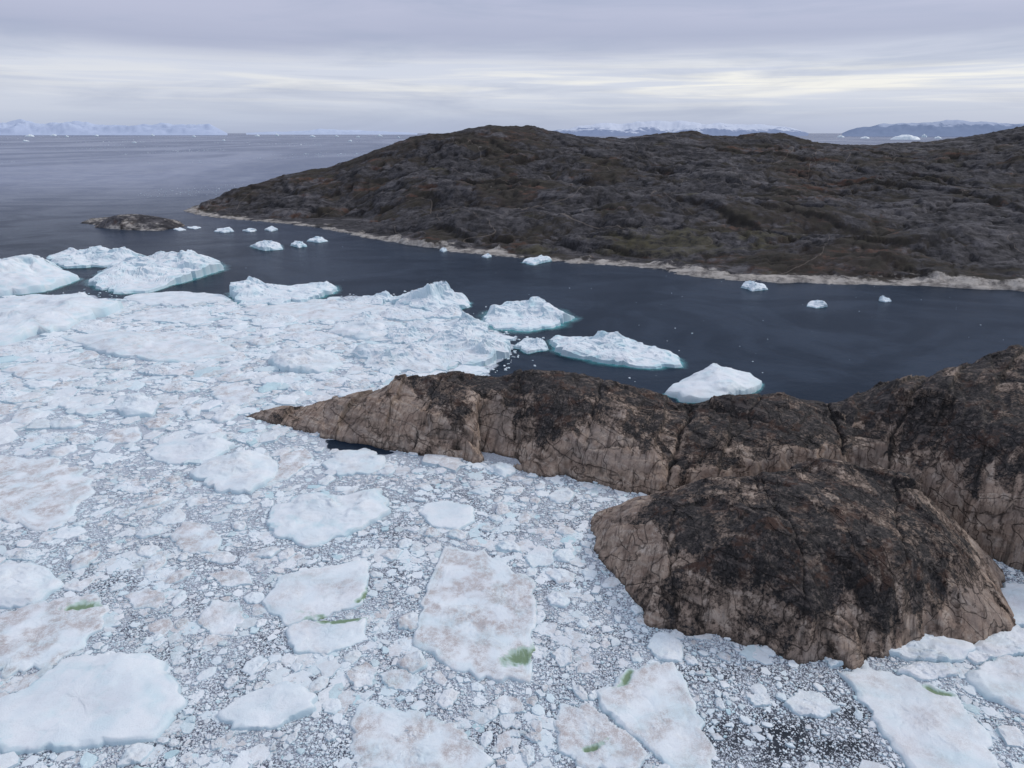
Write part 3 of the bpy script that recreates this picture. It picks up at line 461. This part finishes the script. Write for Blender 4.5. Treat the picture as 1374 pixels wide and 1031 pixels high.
FL=[
 ([(75,455),(110,470),(180,484),(260,490),(325,480),(300,462),(230,452),(140,448)],1.2,.35,dict(peaks=[(-.4,.2,2.5,.5)],label="long grey white ice floe with bluish band",ang=.6,blue=.3)),
 ([(160,400),(200,412),(260,410),(310,404),(300,396),(230,392)],1.4,.2,dict(ang=.8)),
 ([(320,415),(350,430),(420,432),(500,428),(540,416),(480,408),(400,408)],1.1,.4,dict(peaks=[(.2,0,2.4,.5)],ang=.6)),
 ([(440,448),(480,458),(540,452),(548,440),(500,434),(450,438)],1.5,.2,dict(peaks=[(.2,0,3,.5)],ang=.8)),
 ([(358,488),(380,500),(430,503),(462,492),(450,478),(410,472),(370,478)],1.5,.3,dict(peaks=[(-.1,.3,4.5,.6)],pools=[(449,495,10)],ang=.7,label="rounded grey white iceberg chunk with green meltwater")),
 ([(470,478),(500,492),(560,504),(600,500),(610,480),(560,465),(500,464)],1.8,.3,dict(peaks=[(.2,.1,5,.5),(-.5,.2,3.5,.4)],M=120,K=34,ang=.85)),
 ([(560,470),(600,494),(650,492),(682,480),(686,464),(655,448),(600,450)],2.4,.25,dict(peaks=[(0,.2,7,.45),(.5,-.3,4.5,.35),(-.5,.3,5,.35)],pools=[(660,488,14)],blue=.4,M=130,K=38,ang=.9,label="rugged ice floe with green tinged hollows at channel edge")),
 ([(590,440),(620,450),(655,450),(655,440),(630,432),(600,434)],2.,.2,dict(peaks=[(0,0,4,.6)],ang=.9)),
 ([(148,548),(170,562),(205,560),(215,545),(190,530),(160,535)],1.2,.1,dict(label=W1,peaks=[(0,0,2.2,.6)],ang=.6)),
 ([(280,530),(300,545),(335,542),(345,525),(320,515),(290,518)],.8,.6,{}),
 ([(0,500),(40,512),(110,510),(130,498),(80,488),(20,488)],.9,.5,dict(ang=.6)),
 ([(75,545),(110,560),(150,552),(140,535),(95,532)],.8,.2,{}),
 ([(195,612),(225,624),(280,622),(317,602),(300,585),(250,590),(210,600)],.9,.1,dict(label=W1,peaks=[(.4,.4,2.4,.6)],pools=[(312,606,7)],rough=.3,ang=.5)),
 ([(255,640),(290,662),(335,664),(375,640),(370,618),(320,612),(270,622)],1.,.2,dict(peaks=[(0,.4,2.6,.7)],rough=.3,label=W1,ang=.5)),
 ([(345,655),(385,645),(425,618),(410,602),(375,612),(372,632)],.6,1.2,dict(pools=[(372,606,8)],label="brownish dirty ice floe beside clean white floe")),
 ([(0,700),(40,716),(90,700),(125,660),(118,630),(70,615),(0,612),(-60,640),(-50,690)],.6,.9,dict(label=D1,M=120,K=34,rough=.8,facet=.6)),
 ([(358,700),(370,722),(410,735),(450,728),(528,690),(515,658),(470,672),(400,668),(365,680)],.8,.12,dict(peaks=[(.6,.2,2.6,.5),(-.2,.3,2.,.5)],blue=.4,M=130,K=36,rough=.4,ang=.7,label="large clean white ice floe with pale blue shadowed hollow")),
 ([(562,690),(580,708),(615,714),(638,700),(636,682),(600,673),(570,676)],.7,.05,dict(rough=.2,facet=.3,jag=.05,label="small clean flat white ice floe in brash")),
 ([(596,735),(650,738),(720,782),(718,880),(712,918),(640,915),(555,868),(568,800)],.65,1.,dict(pools=[(699,880,24,.6,.5)],edge=.04,M=190,K=64,rough=1.2,facet=.6,jag=.07,label="big rectangular pinkish dirty floe with green melt pool")),
 ([(352,812),(375,775),(430,765),(492,752),(495,785),(485,815),(430,832),(385,840)],.8,.3,dict(pools=[(455,829,38,.15,.2),(488,800,16,1.2,.22)],rough=.6,M=120,K=36,ang=.4,jag=.08,label="grey white ice floe with green meltwater channel")),
 ([(378,850),(395,878),(440,880),(490,862),(492,830),(440,834),(400,836)],.7,.25,dict(pools=[(462,833,30,.15,.2)],jag=.08,label="grey white ice floe beside green meltwater channel")),
 ([(-40,790),(0,822),(50,815),(85,785),(60,762),(10,758)],.9,.1,dict(label=W1,peaks=[(0,0,1.8,.6)],ang=.5)),
 ([(-60,880),(0,912),(60,900),(120,865),(152,825),(130,800),(60,808),(0,825)],.65,1.,dict(pools=[(112,813,17,.1,.45)],M=140,K=42,rough=1.,facet=.6,label="dirty brownish ice floe with small green pool")),
 ([(-80,990),(0,1015),(100,1008),(210,995),(252,945),(225,892),(150,882),(90,885),(40,930),(-60,960)],.8,.05,dict(rough=.2,facet=.3,peaks=[(.2,.5,2.2,.8)],M=160,K=44,blue=.3,jag=.07,pools=[(240,903,9)],label="large smooth bluish white ice floe with sloping top")),
 ([(290,962),(310,982),(370,980),(425,955),(427,932),(390,922),(340,932),(305,948)],.65,.05,dict(rough=.2,facet=.3,jag=.07,peaks=[(.4,.4,1.6,.7)],label=W1)),
 ([(465,990),(480,1031),(560,1060),(640,1050),(660,1020),(610,972),(540,950),(480,948)],.55,.8,dict(label=D1,M=150,K=46,rough=1.,facet=.7)),
 ([(742,965),(750,1010),(790,1040),(850,1035),(875,1010),(830,975),(790,945),(750,948)],.55,.85,dict(label=D1,pools=[(798,1004,14,.3,.3)],M=140,K=42,rough=1.,facet=.7)),
 ([(800,930),(850,895),(905,888),(935,950),(960,1010),(955,1045),(900,1040),(850,990),(810,962)],.6,.5,dict(M=150,K=48,pools=[(843,910,17,1.1,.26)],rough=.8,facet=.8,jag=.08,label="elongated grey ice floe with cracked rubble surface")),
 ([(1125,905),(1150,892),(1200,900),(1280,930),(1330,990),(1345,1050),(1240,1060),(1200,1010),(1165,960)],.75,.3,dict(M=150,K=46,pools=[(1258,928,18,-.5,.25)],rough=.7,facet=.7,jag=.08,label="large white ice floe with faint green meltwater at edge")),
 ([(1050,945),(1065,960),(1105,966),(1128,952),(1100,930),(1070,927)],.6,.2,{}),
 ([(1290,905),(1320,940),(1374,960),(1440,940),(1430,890),(1350,880)],.8,.3,{}),
 ([(1145,868),(1185,880),(1240,892),(1290,890),(1310,870),(1230,848),(1165,848)],1.3,.15,dict(peaks=[(-.5,.2,1.6,.4)],ang=.8,label="white ice shelf piled against bedrock base")),
 ([(1200,905),(1240,915),(1285,908),(1280,893),(1225,890)],.8,.2,dict(ang=.8)),
 ([(1300,872),(1330,885),(1385,880),(1400,860),(1365,838),(1320,858)],1.,.2,dict(ang=.8)),
 ([(1325,840),(1370,845),(1420,830),(1400,790),(1345,780)],.8,.2,{}),
 ([(1310,895),(1345,880),(1320,868),(1290,880)],.7,.2,{}),
 ([(262,835),(280,853),(312,855),(330,832),(322,808),(285,806)],.5,.6,{}),
 ([(463,905),(475,925),(500,922),(507,900),(490,888)],.5,.9,{}),
 ([(740,880),(752,897),(768,892),(768,873),(752,868)],.5,.7,{}),
 ([(702,748),(715,765),(742,758),(744,740),(722,732)],.5,.2,{}),
 ([(228,720),(240,742),(285,745),(300,725),(280,705),(245,700)],.5,.8,{}),
 ([(432,625),(455,640),(505,636),(522,620),(500,606),(455,606)],.9,.2,dict(ang=.7)),
 ([(868,870),(885,890),(915,890),(918,868),(895,850),(875,855)],.8,.1,dict(ang=.6)),
 ([(1105,885),(1115,898),(1132,895),(1130,878),(1112,874)],.8,.1,{}),
 ([(1000,935),(1012,950),(1035,948),(1032,932)],.5,.2,{}),
 ([(165,800),(180,818),(215,818),(228,800),(200,790)],.45,.9,{}),
 ([(505,905),(520,925),(555,930),(570,912),(540,900)],.45,.8,{}),
 ([(280,772),(300,790),(340,785),(335,770),(305,765)],.45,.7,{}),
 ([(660,945),(672,960),(705,958),(700,940),(675,935)],.45,.8,{}),
 ([(515,985),(530,1000),(575,995),(580,975),(540,970)],.45,.7,{}),
]
for (u,v,a,b,h,d) in [(60,430,60,12,1.2,.25),(230,425,70,12,1.,.3),(250,455,50,9,1.,.4),(30,470,50,12,1.,.35),(580,442,40,9,1.9,.2),(520,445,40,8,1.7,.25),(420,455,40,8,1.,.3),(480,518,24,6,.9,.5),(300,480,40,8,.9,.4),(400,520,25,7,.8,.4),(245,520,35,9,.8,.5),(60,590,35,10,.6,.5),(110,590,25,9,.6,.6),(180,655,28,9,.5,.6),(30,745,30,10,.5,.3),(340,590,30,8,.6,.4),(370,430,40,8,1.1,.3),(620,462,30,8,2.3,.3),(560,412,40,9,1.8,.2),(120,440,40,9,1.,.25),(490,430,30,7,1.4,.3),(210,500,30,7,.9,.4),(20,535,35,10,.9,.4),(590,424,36,7,2.,.25),(545,425,40,9,1.7,.25),(520,490,40,9,1.5,.3),(450,415,50,8,1.2,.3),(500,404,30,6,1.5,.2),(545,455,34,8,1.9,.25),(90,415,50,9,1.4,.2)]:
    FL.append((E(u,v,a,b),h,d,dict(peaks=[(random.uniform(-.5,.5),.2,h*1.7,.5)],ang=.85)))
GF="floes in the drifting pack ice"
def deflabel(d): return W1 if d<.25 else ("pale grey ice floe with crumbled edges among brash" if d<.55 else D1)
for i,(o,h,d,k) in enumerate(FL):
    kk=dict(edge=.09,M=96,K=28,blue=.18,rough=.7,jag=.10); kk.update(k); kk.setdefault("label",deflabel(d))
    floe("ice_floe",o,h,dirt=d,seed=100+i,group=GF,**kk); occ_polys.append(G(o))
# ---------------------------------------------------------------- pack field packing
pack=G([(-300,415),(-100,400),(0,398),(110,396),(150,402),(300,402),(420,404),(470,398),(530,398),(590,412),(625,424),(650,436),(668,446),(686,454),(688,468),(665,490),(645,515),(600,540),(450,545),(420,560),(440,575),(560,595),(700,610),(860,640),(900,690),(920,760),(960,820),(1100,850),(1280,820),(1300,760),(1260,690),(1374,730),(1500,790),(1700,860),(1750,1120),(-350,1120),(-500,600)])
leads=[G([(432,590),(470,590),(515,600),(535,607),(520,612),(480,609),(440,605)]),G([(105,380),(150,398),(300,392),(300,378),(200,392)])]
lr=PZ(1040,1000); l2=PZ(985,905); l3=PZ(1125,950)
def loose(x,y): return np.clip((.95*np.exp(-(((x-lr[0])/15)**2+((y-lr[1])/9)**2))+.5*np.exp(-(((x-l2[0])/14)**2+((y-l2[1])/4)**2))+.8*np.exp(-(((x-l3[0])/6)**2+((y-l3[1])/11)**2)))*np.clip(.95+.9*fbm(x/9,y/8,3,430),0,1.15),0,1)
res=.2; x0,y0=pack.min(0)-2; x1,y1=pack.max(0)+2; x0=max(x0,-330)
nx=int((x1-x0)/res); ny=int((y1-y0)/res)
XX,YY=np.meshgrid(x0+(np.arange(nx//4+1)+.5)*res*4,y0+(np.arange(ny//4+1)+.5)*res*4)
sdp=polysd(XX,YY,pack)+4*fbm(XX/14,YY/10,4,300); blk=sdp<0
for L in leads: blk|=polysd(XX,YY,L)>-.3
for q in (dp,pp,cpn): blk|=polysd(XX,YY,G(q))>3.
occ=np.repeat(np.repeat(blk,4,0),4,1)[:ny,:nx].copy()
for P in occ_polys:
    a=np.maximum(((P.min(0)-[x0,y0])/res).astype(int)-2,0); b=((P.max(0)-[x0,y0])/res).astype(int)+3
    if a[0]>=nx or a[1]>=ny or b[0]<0 or b[1]<0: continue
    b=np.minimum(b,[nx,ny]); xs,ys=np.meshgrid(x0+(np.arange(a[0],b[0])+.5)*res,y0+(np.arange(a[1],b[1])+.5)*res)
    if xs.size: occ[a[1]:b[1],a[0]:b[0]]|=polysd(xs,ys,P)>.6
pieces=[]
def throw(r0,r1,n,ylo,yhi,sh=.8,dk=.9):
    rr=r0*(r1/r0)**(rng.random(n)**1.5); px=rng.uniform(x0+3,x1-3,n); py=rng.uniform(max(ylo,y0+3),min(yhi,y1-3),n)
    keep=np.abs(px)<py*.95+20; rr,px,py=rr[keep],px[keep],py[keep]
    k=rng.random(len(px))<1-dk*loose(px,py); rr,px,py=rr[k],px[k],py[k]
    o=np.argsort(-rr); rr,px,py=rr[o],px[o],py[o]
    ii=((px-x0)/res).astype(int); jj=((py-y0)/res).astype(int); kk=np.maximum((rr*sh/res).astype(int),0)
    for x,y,r,i,j,k in zip(px,py,rr,ii,jj,kk):
        if i-k<0 or j-k<0: continue
        s=occ[j-k:j+k+1,i-k:i+k+1]
        if s.any(): continue
        s[...]=True; pieces.append((x,y,r))
throw(5,9,900,200,480); throw(3.,5,900,120,480,.75); throw(1.9,3.2,1800,84,480,.7); throw(1.2,2.1,4800,80,480,.7); throw(.7,1.3,17000,80,430,.7)
throw(.48,.8,36000,80,330,.75); throw(.34,.48,70000,75,240,.8,.88); throw(.24,.34,110000,75,175,.7,.85); throw(.17,.24,110000,75,135,.6,.8); throw(1.2,2.,14000,230,480); throw(.8,1.3,30000,230,480)
pc=np.array(pieces); print("pieces",len(pc))
sz=pc[:,2]/np.hypot(pc[:,1],H); inv=(np.abs(pc[:,0])<pc[:,1]*.76)&(pc[:,1]>86)
for q in (dp,pp,cpn): inv&=polysd(pc[:,0],pc[:,1],G(q))<0
order=np.argsort(-sz*inv); NI=300-len(FL)-2
ind=order[:NI]; rest=np.setdiff1d(np.arange(len(pc)),ind)
for n,i in enumerate(ind):
    x,y,r=pc[i]; d=float(np.clip(rng.normal(.38,.34),0,1.)); m=rng.integers(5,9); ro=rng.uniform(0,6.28); el=rng.uniform(.6,.95)
    o=[]
    for k in range(m):
        t=2*math.pi*(k+rng.uniform(-.3,.3))/m; q=r*rng.uniform(.8,1.25); a,b=q*math.cos(t),q*el*math.sin(t); o.append((x+a*math.cos(ro)-b*math.sin(ro),y+a*math.sin(ro)+b*math.cos(ro)))
    floe("ice_floe",o,min(.7,.12+.10*r)*rng.uniform(.4,1.5),dirt=d,seed=300+n,world=True,M=48,K=13,blue=.18,edge=.14,group=GF,label=deflabel(d),facet=1.,rough=.4,jag=.11,ang=.8,peaks=[(rng.uniform(-.6,.6),rng.uniform(-.3,.6),.16*r,.5)])
# bulk brash pieces
def bulk(P,n,full,seed,hs=.5,flat=1.):
    N_=len(P); r=np.random.default_rng(seed); th=np.arange(n)[None]*2*np.pi/n+r.uniform(-.5,.5,(N_,n))*6/n; ra=P[:,2:3]*r.uniform(.68,1.25,(N_,n)); el=r.uniform(.55,1.,(N_,1)); ro=r.uniform(0,6.28,(N_,1))
    a=ra*np.cos(th); b=ra*np.sin(th)*el; ux=a*np.cos(ro)-b*np.sin(ro); uy=a*np.sin(ro)+b*np.cos(ro)
    h=(hs*P[:,2:3]**.75*r.uniform(.15,1.2,(N_,1))); h=np.minimum(h,1.4); tx,ty=r.uniform(-.4,.4,(2,N_,1))*flat
    rings=[]; prof=[(1.,0),(.94,.75),(.62,1.)] if full else [(1.,0),(.80,1.)]
    for s,z in prof:
        zz=h*z*(1+r.uniform(-.25,.25,(N_,n)))+ (z>0)*(tx*ux+ty*uy)*s*.6
        rings.append(np.stack([P[:,0:1]+ux*s,P[:,1:2]+uy*s,np.where(z>0,np.maximum(zz,.04),-.05+0*zz)],-1))
    cen=np.stack([P[:,0],P[:,1],np.maximum(h[:,0]*1.05,.05)],-1)[:,None]
    V=np.concatenate(rings+[cen],1); m=V.shape[1]; base=np.arange(N_)[:,None]*m; k=np.arange(n); k2=(k+1)%n; q=[]
    for j in range(len(prof)-1): q.append(np.stack([base+j*n+k,base+j*n+k2,base+(j+1)*n+k2,base+(j+1)*n+k],-1).reshape(-1,4))
    j=len(prof)-1; t=np.stack([base+j*n+k,base+j*n+k2,np.broadcast_to(base+m-1,(N_,n))],-1).reshape(-1,3)
    d=np.clip(r.normal(.24,.30,(N_,1)),0,1); d=np.clip(d+.45*fbm(P[:,0:1]/18,P[:,1:2]/18,3,400),0,.95); bl=np.clip(r.normal(-.10,.22,(N_,1)),0,.45)
    col=np.stack([d,bl,0*d],-1)*np.ones((N_,m,1)); return V.reshape(-1,3),np.concatenate(q),t,col.reshape(-1,3)
R=pc[rest]
SX=rng.uniform(-330,60,13000); SY=rng.uniform(185,470,13000); SR=rng.uniform(1.2,7.5,13000)*rng.uniform(.3,1,13000); sdx=polysd(SX,SY,pack)
k=(sdx>2)&(np.abs(SX)<SY*.95+10)&(rng.random(13000)<sstep(180,290,SY)*.7)&(fbm(SX/40,SY/25,3,410)>-.5)
for L in leads: k&=polysd(SX,SY,L)<-4
for P in occ_polys[:24]: k&=polysd(SX,SY,P)<1
for P in (pp,cpn): k&=polysd(SX,SY,G(P))<0
SL=np.c_[SX,SY,SR][k]; print("slabs",len(SL),"brash",len(R))
TX=rng.uniform(-150,90,4000); TY=rng.uniform(84,210,4000); TR=rng.uniform(.9,3.2,4000)*rng.uniform(.4,1,4000); kt=(polysd(TX,TY,pack)>2)&(fbm(TX/16,TY/14,3,440)>-.05)&(loose(TX,TY)<.15)
for P in (pp,cpn,dp): kt&=polysd(TX,TY,G(P))<0
TL=np.c_[TX,TY,TR][kt]
bigm=R[:,2]>.6
parts=[bulk(R[bigm],9,True,1,.38,.7),bulk(R[~bigm],6,False,2,.42,.65),bulk(SL,11,True,3,.28,.26),bulk(TL,11,True,4,.12,.12)]
Vs=[];qs=[];ts=[];cs=[];o=0
for V_,q_,t_,c_ in parts: Vs.append(V_);qs.append(q_+o);ts.append(t_+o);cs.append(c_);o+=len(V_)
me=mesh("brash_ice",np.concatenate(Vs),[np.concatenate(qs),np.concatenate(ts)],np.concatenate(cs),smooth=False)
add("brash_ice",me,M_ice,kind="stuff",label="dense field of small broken brash ice pieces",category="brash ice")
# slush sheet
xs=np.arange(-340,260,2.); ys=np.arange(60,480,2.); X,Y=np.meshgrid(xs,ys); cov=sstep(-4,3,polysd(X,Y,pack)+3*fbm(X/14,Y/10,3,300))
for L in leads: cov*=sstep(1.5,-1,polysd(X,Y,L))
gg=sstep(140,270,Y+45*fbm(X/40,Y/40,3,420)-.25*X); bb=loose(X,Y)
n_y,n_x=X.shape; I=np.arange(n_y*n_x).reshape(n_y,n_x); q=np.stack([I[:-1,:-1],I[:-1,1:],I[1:,1:],I[1:,:-1]],-1).reshape(-1,4); q=q[cov.ravel()[q].max(1)>0]
us,iv=np.unique(q,return_inverse=True); q=iv.reshape(-1,4)
add("slush_ice",mesh("slush_ice",np.stack([X.ravel(),Y.ravel(),np.full(X.size,.02)],1)[us],[q],np.stack([cov.ravel(),gg.ravel(),bb.ravel()],1)[us]),M_slush,kind="stuff",label="thin grey slush of crushed ice on water",category="slush ice")
# drifting specks
sp_=[(random.uniform(-60,620),180.5+(random.random()**1.6)*90) for _ in range(26000)]
A=np.array([PZ(u,v)[:2] for u,v in sp_]); nn=fbm(A[:,0]/700,A[:,1]/1500,4,500)+.4*rng.random(len(A)); k=(nn>.70)&(A[:,1]>1150)
A=A[k]; rr=np.clip(A[:,1]*.0008*rng.lognormal(-.7,.5,len(A)),.3,8); sd=polysd(A[:,0],A[:,1],np.array(hp)); k=sd<-30; A,rr=A[k],rr[k]
B=np.array([PZ(random.uniform(330,1400),random.uniform(320,520))[:2] for _ in range(110)]); k=(polysd(B[:,0],B[:,1],np.array(hp))<-3); B=B[k]; rb=.16*rng.lognormal(.3,.5,len(B))
Ex=np.array([PZ(random.uniform(0,760),random.uniform(350,500))[:2] for _ in range(9000)]); sde=-polysd(Ex[:,0],Ex[:,1],pack); k=(sde>0)&(rng.random(len(Ex))<.7*np.exp(-sde/5)); Ex=Ex[k]; re=rng.uniform(.3,1.1,len(Ex))
P3=np.concatenate([np.c_[A,rr],np.c_[B,rb],np.c_[Ex,re]]); V,q,t,c=bulk(P3,6,False,5); c[:,0]*=.3
add("drifting_ice",mesh("drifting_ice",V,[q,t],c,smooth=False),M_ice,kind="stuff",label="scattered tiny ice fragments drifting on open water",category="drift ice")
# ---------------------------------------------------------------- world, sun
wd=bpy.data.worlds.new("World"); bpy.context.scene.world=wd; wd.use_nodes=True; t=wd.node_tree; n=t.nodes; n.clear(); L=t.links.new
EL,AZ=math.radians(36),math.radians(72)
out=n.new('ShaderNodeOutputWorld'); sky=n.new('ShaderNodeTexSky'); sky.sky_type='NISHITA'; sky.sun_disc=False; sky.sun_elevation=EL; sky.sun_rotation=AZ
b1=n.new('ShaderNodeBackground'); b1.inputs[1].default_value=.09; L(sky.outputs[0],b1.inputs[0])
tc=n.new('ShaderNodeTexCoord'); sx=n.new('ShaderNodeSeparateXYZ'); L(tc.outputs['Generated'],sx.inputs[0])
def mth(op,a,b=None,c=None):
    m=n.new('ShaderNodeMath'); m.operation=op
    for i,v in enumerate((a,b,c)):
        if v is None: continue
        if isinstance(v,(int,float)): m.inputs[i].default_value=v
        else: L(v,m.inputs[i])
    return m.outputs[0]
az=mth('ARCTAN2',sx.outputs[0],sx.outputs[1]); el=mth('ARCSINE',sx.outputs[2])
def nz(ax,ey,sc,det,off,dist=.3,ro=.5):
    cb=n.new('ShaderNodeCombineXYZ'); L(mth('MULTIPLY',az,ax),cb.inputs[0]); L(mth('MULTIPLY',el,ey),cb.inputs[1]); cb.inputs[2].default_value=off
    t_=n.new('ShaderNodeTexNoise'); t_.inputs['Scale'].default_value=sc; t_.inputs['Detail'].default_value=det; t_.inputs['Roughness'].default_value=ro; t_.inputs['Distortion'].default_value=dist; L(cb.outputs[0],t_.inputs['Vector']); return t_.outputs['Fac']
na=nz(1.5,12,1.4,7,3.1,.4,.5); nb=nz(2.2,56,2.,7,7.7,.5,.55); nc=nz(1.6,15,2.,7,1.7,.6,.58)
e2=mth('ADD',el,mth('MULTIPLY',mth('SUBTRACT',na,.5),.05))
cr=n.new('ShaderNodeValToRGB'); L(e2,cr.inputs[0]); R_=cr.color_ramp
st=[(0,(.465,.53,.70)),(.022,(.535,.595,.74)),(.045,(.685,.725,.835)),(.085,(.675,.715,.835)),(.112,(.445,.48,.64)),(.14,(.525,.55,.71)),(.18,(.465,.50,.68)),(.35,(.48,.56,.76)),(1,(.83,.89,1.03))]
while len(R_.elements)>1: R_.elements.remove(R_.elements[-1])
R_.elements[0].position=0; R_.elements[0].color=(*st[0][1],1)
for p,c in st[1:]: e=R_.elements.new(p); e.color=(*c,1)
mr=n.new('ShaderNodeMapRange'); L(nb,mr.inputs[0]); mr.inputs[1].default_value=.44; mr.inputs[2].default_value=.62; mr.inputs[3].default_value=0; mr.inputs[4].default_value=.85
zo=mth('MULTIPLY',mth('MULTIPLY',mr.outputs[0],mth('GREATER_THAN',el,0.0)),mth('EXPONENT',mth('MULTIPLY',mth('POWER',mth('DIVIDE',mth('SUBTRACT',el,.060),.024),2.),-1)))
rs=n.new('ShaderNodeMapRange'); L(az,rs.inputs[0]); rs.inputs[1].default_value=-.5; rs.inputs[2].default_value=.4; rs.inputs[3].default_value=.45; rs.inputs[4].default_value=1.35
mx=n.new('ShaderNodeMix'); mx.data_type='RGBA'; L(mth('MULTIPLY',zo,rs.outputs[0]),mx.inputs[0]); L(cr.outputs[0],mx.inputs[6]); mx.inputs[7].default_value=(.93,.92,.89,1)
md=n.new('ShaderNodeMapRange'); L(nc,md.inputs[0]); md.inputs[1].default_value=.46; md.inputs[2].default_value=.66; md.inputs[3].default_value=0; md.inputs[4].default_value=.5
mx2=n.new('ShaderNodeMix'); mx2.data_type='RGBA'; L(md.outputs[0],mx2.inputs[0]); L(mx.outputs[2],mx2.inputs[6]); mx2.inputs[7].default_value=(.385,.44,.60,1)
b2=n.new('ShaderNodeBackground'); L(mx2.outputs[2],b2.inputs[0]); b2.inputs[1].default_value=1.
ms=n.new('ShaderNodeMixShader'); ms.inputs[0].default_value=.9; L(b1.outputs[0],ms.inputs[1]); L(b2.outputs[0],ms.inputs[2]); L(ms.outputs[0],out.inputs[0])
sl=bpy.data.lights.new("sun",'SUN'); sl.energy=1.5; sl.angle=math.radians(10); sl.color=(1,.95,.88); so=bpy.data.objects.new("sun",sl); C.objects.link(so)
import mathutils
d=mathutils.Vector((math.sin(AZ)*math.cos(EL),math.cos(AZ)*math.cos(EL),math.sin(EL))); so.rotation_euler=d.to_track_quat('Z','Y').to_euler(); so.location=(0,0,300)
# ---------------------------------------------------------------- camera
cam=bpy.data.cameras.new("camera"); cam.sensor_width=36; cam.lens=36*F/1374; cam.clip_start=1; cam.clip_end=200000
co=bpy.data.objects.new("camera",cam); C.objects.link(co); co.location=(0,0,H); co.rotation_euler=(math.pi/2-TP,0,0)
sc_=bpy.context.scene; sc_.camera=co; sc_.view_settings.view_transform='Standard'; sc_.view_settings.look='None'; sc_.view_settings.exposure=0
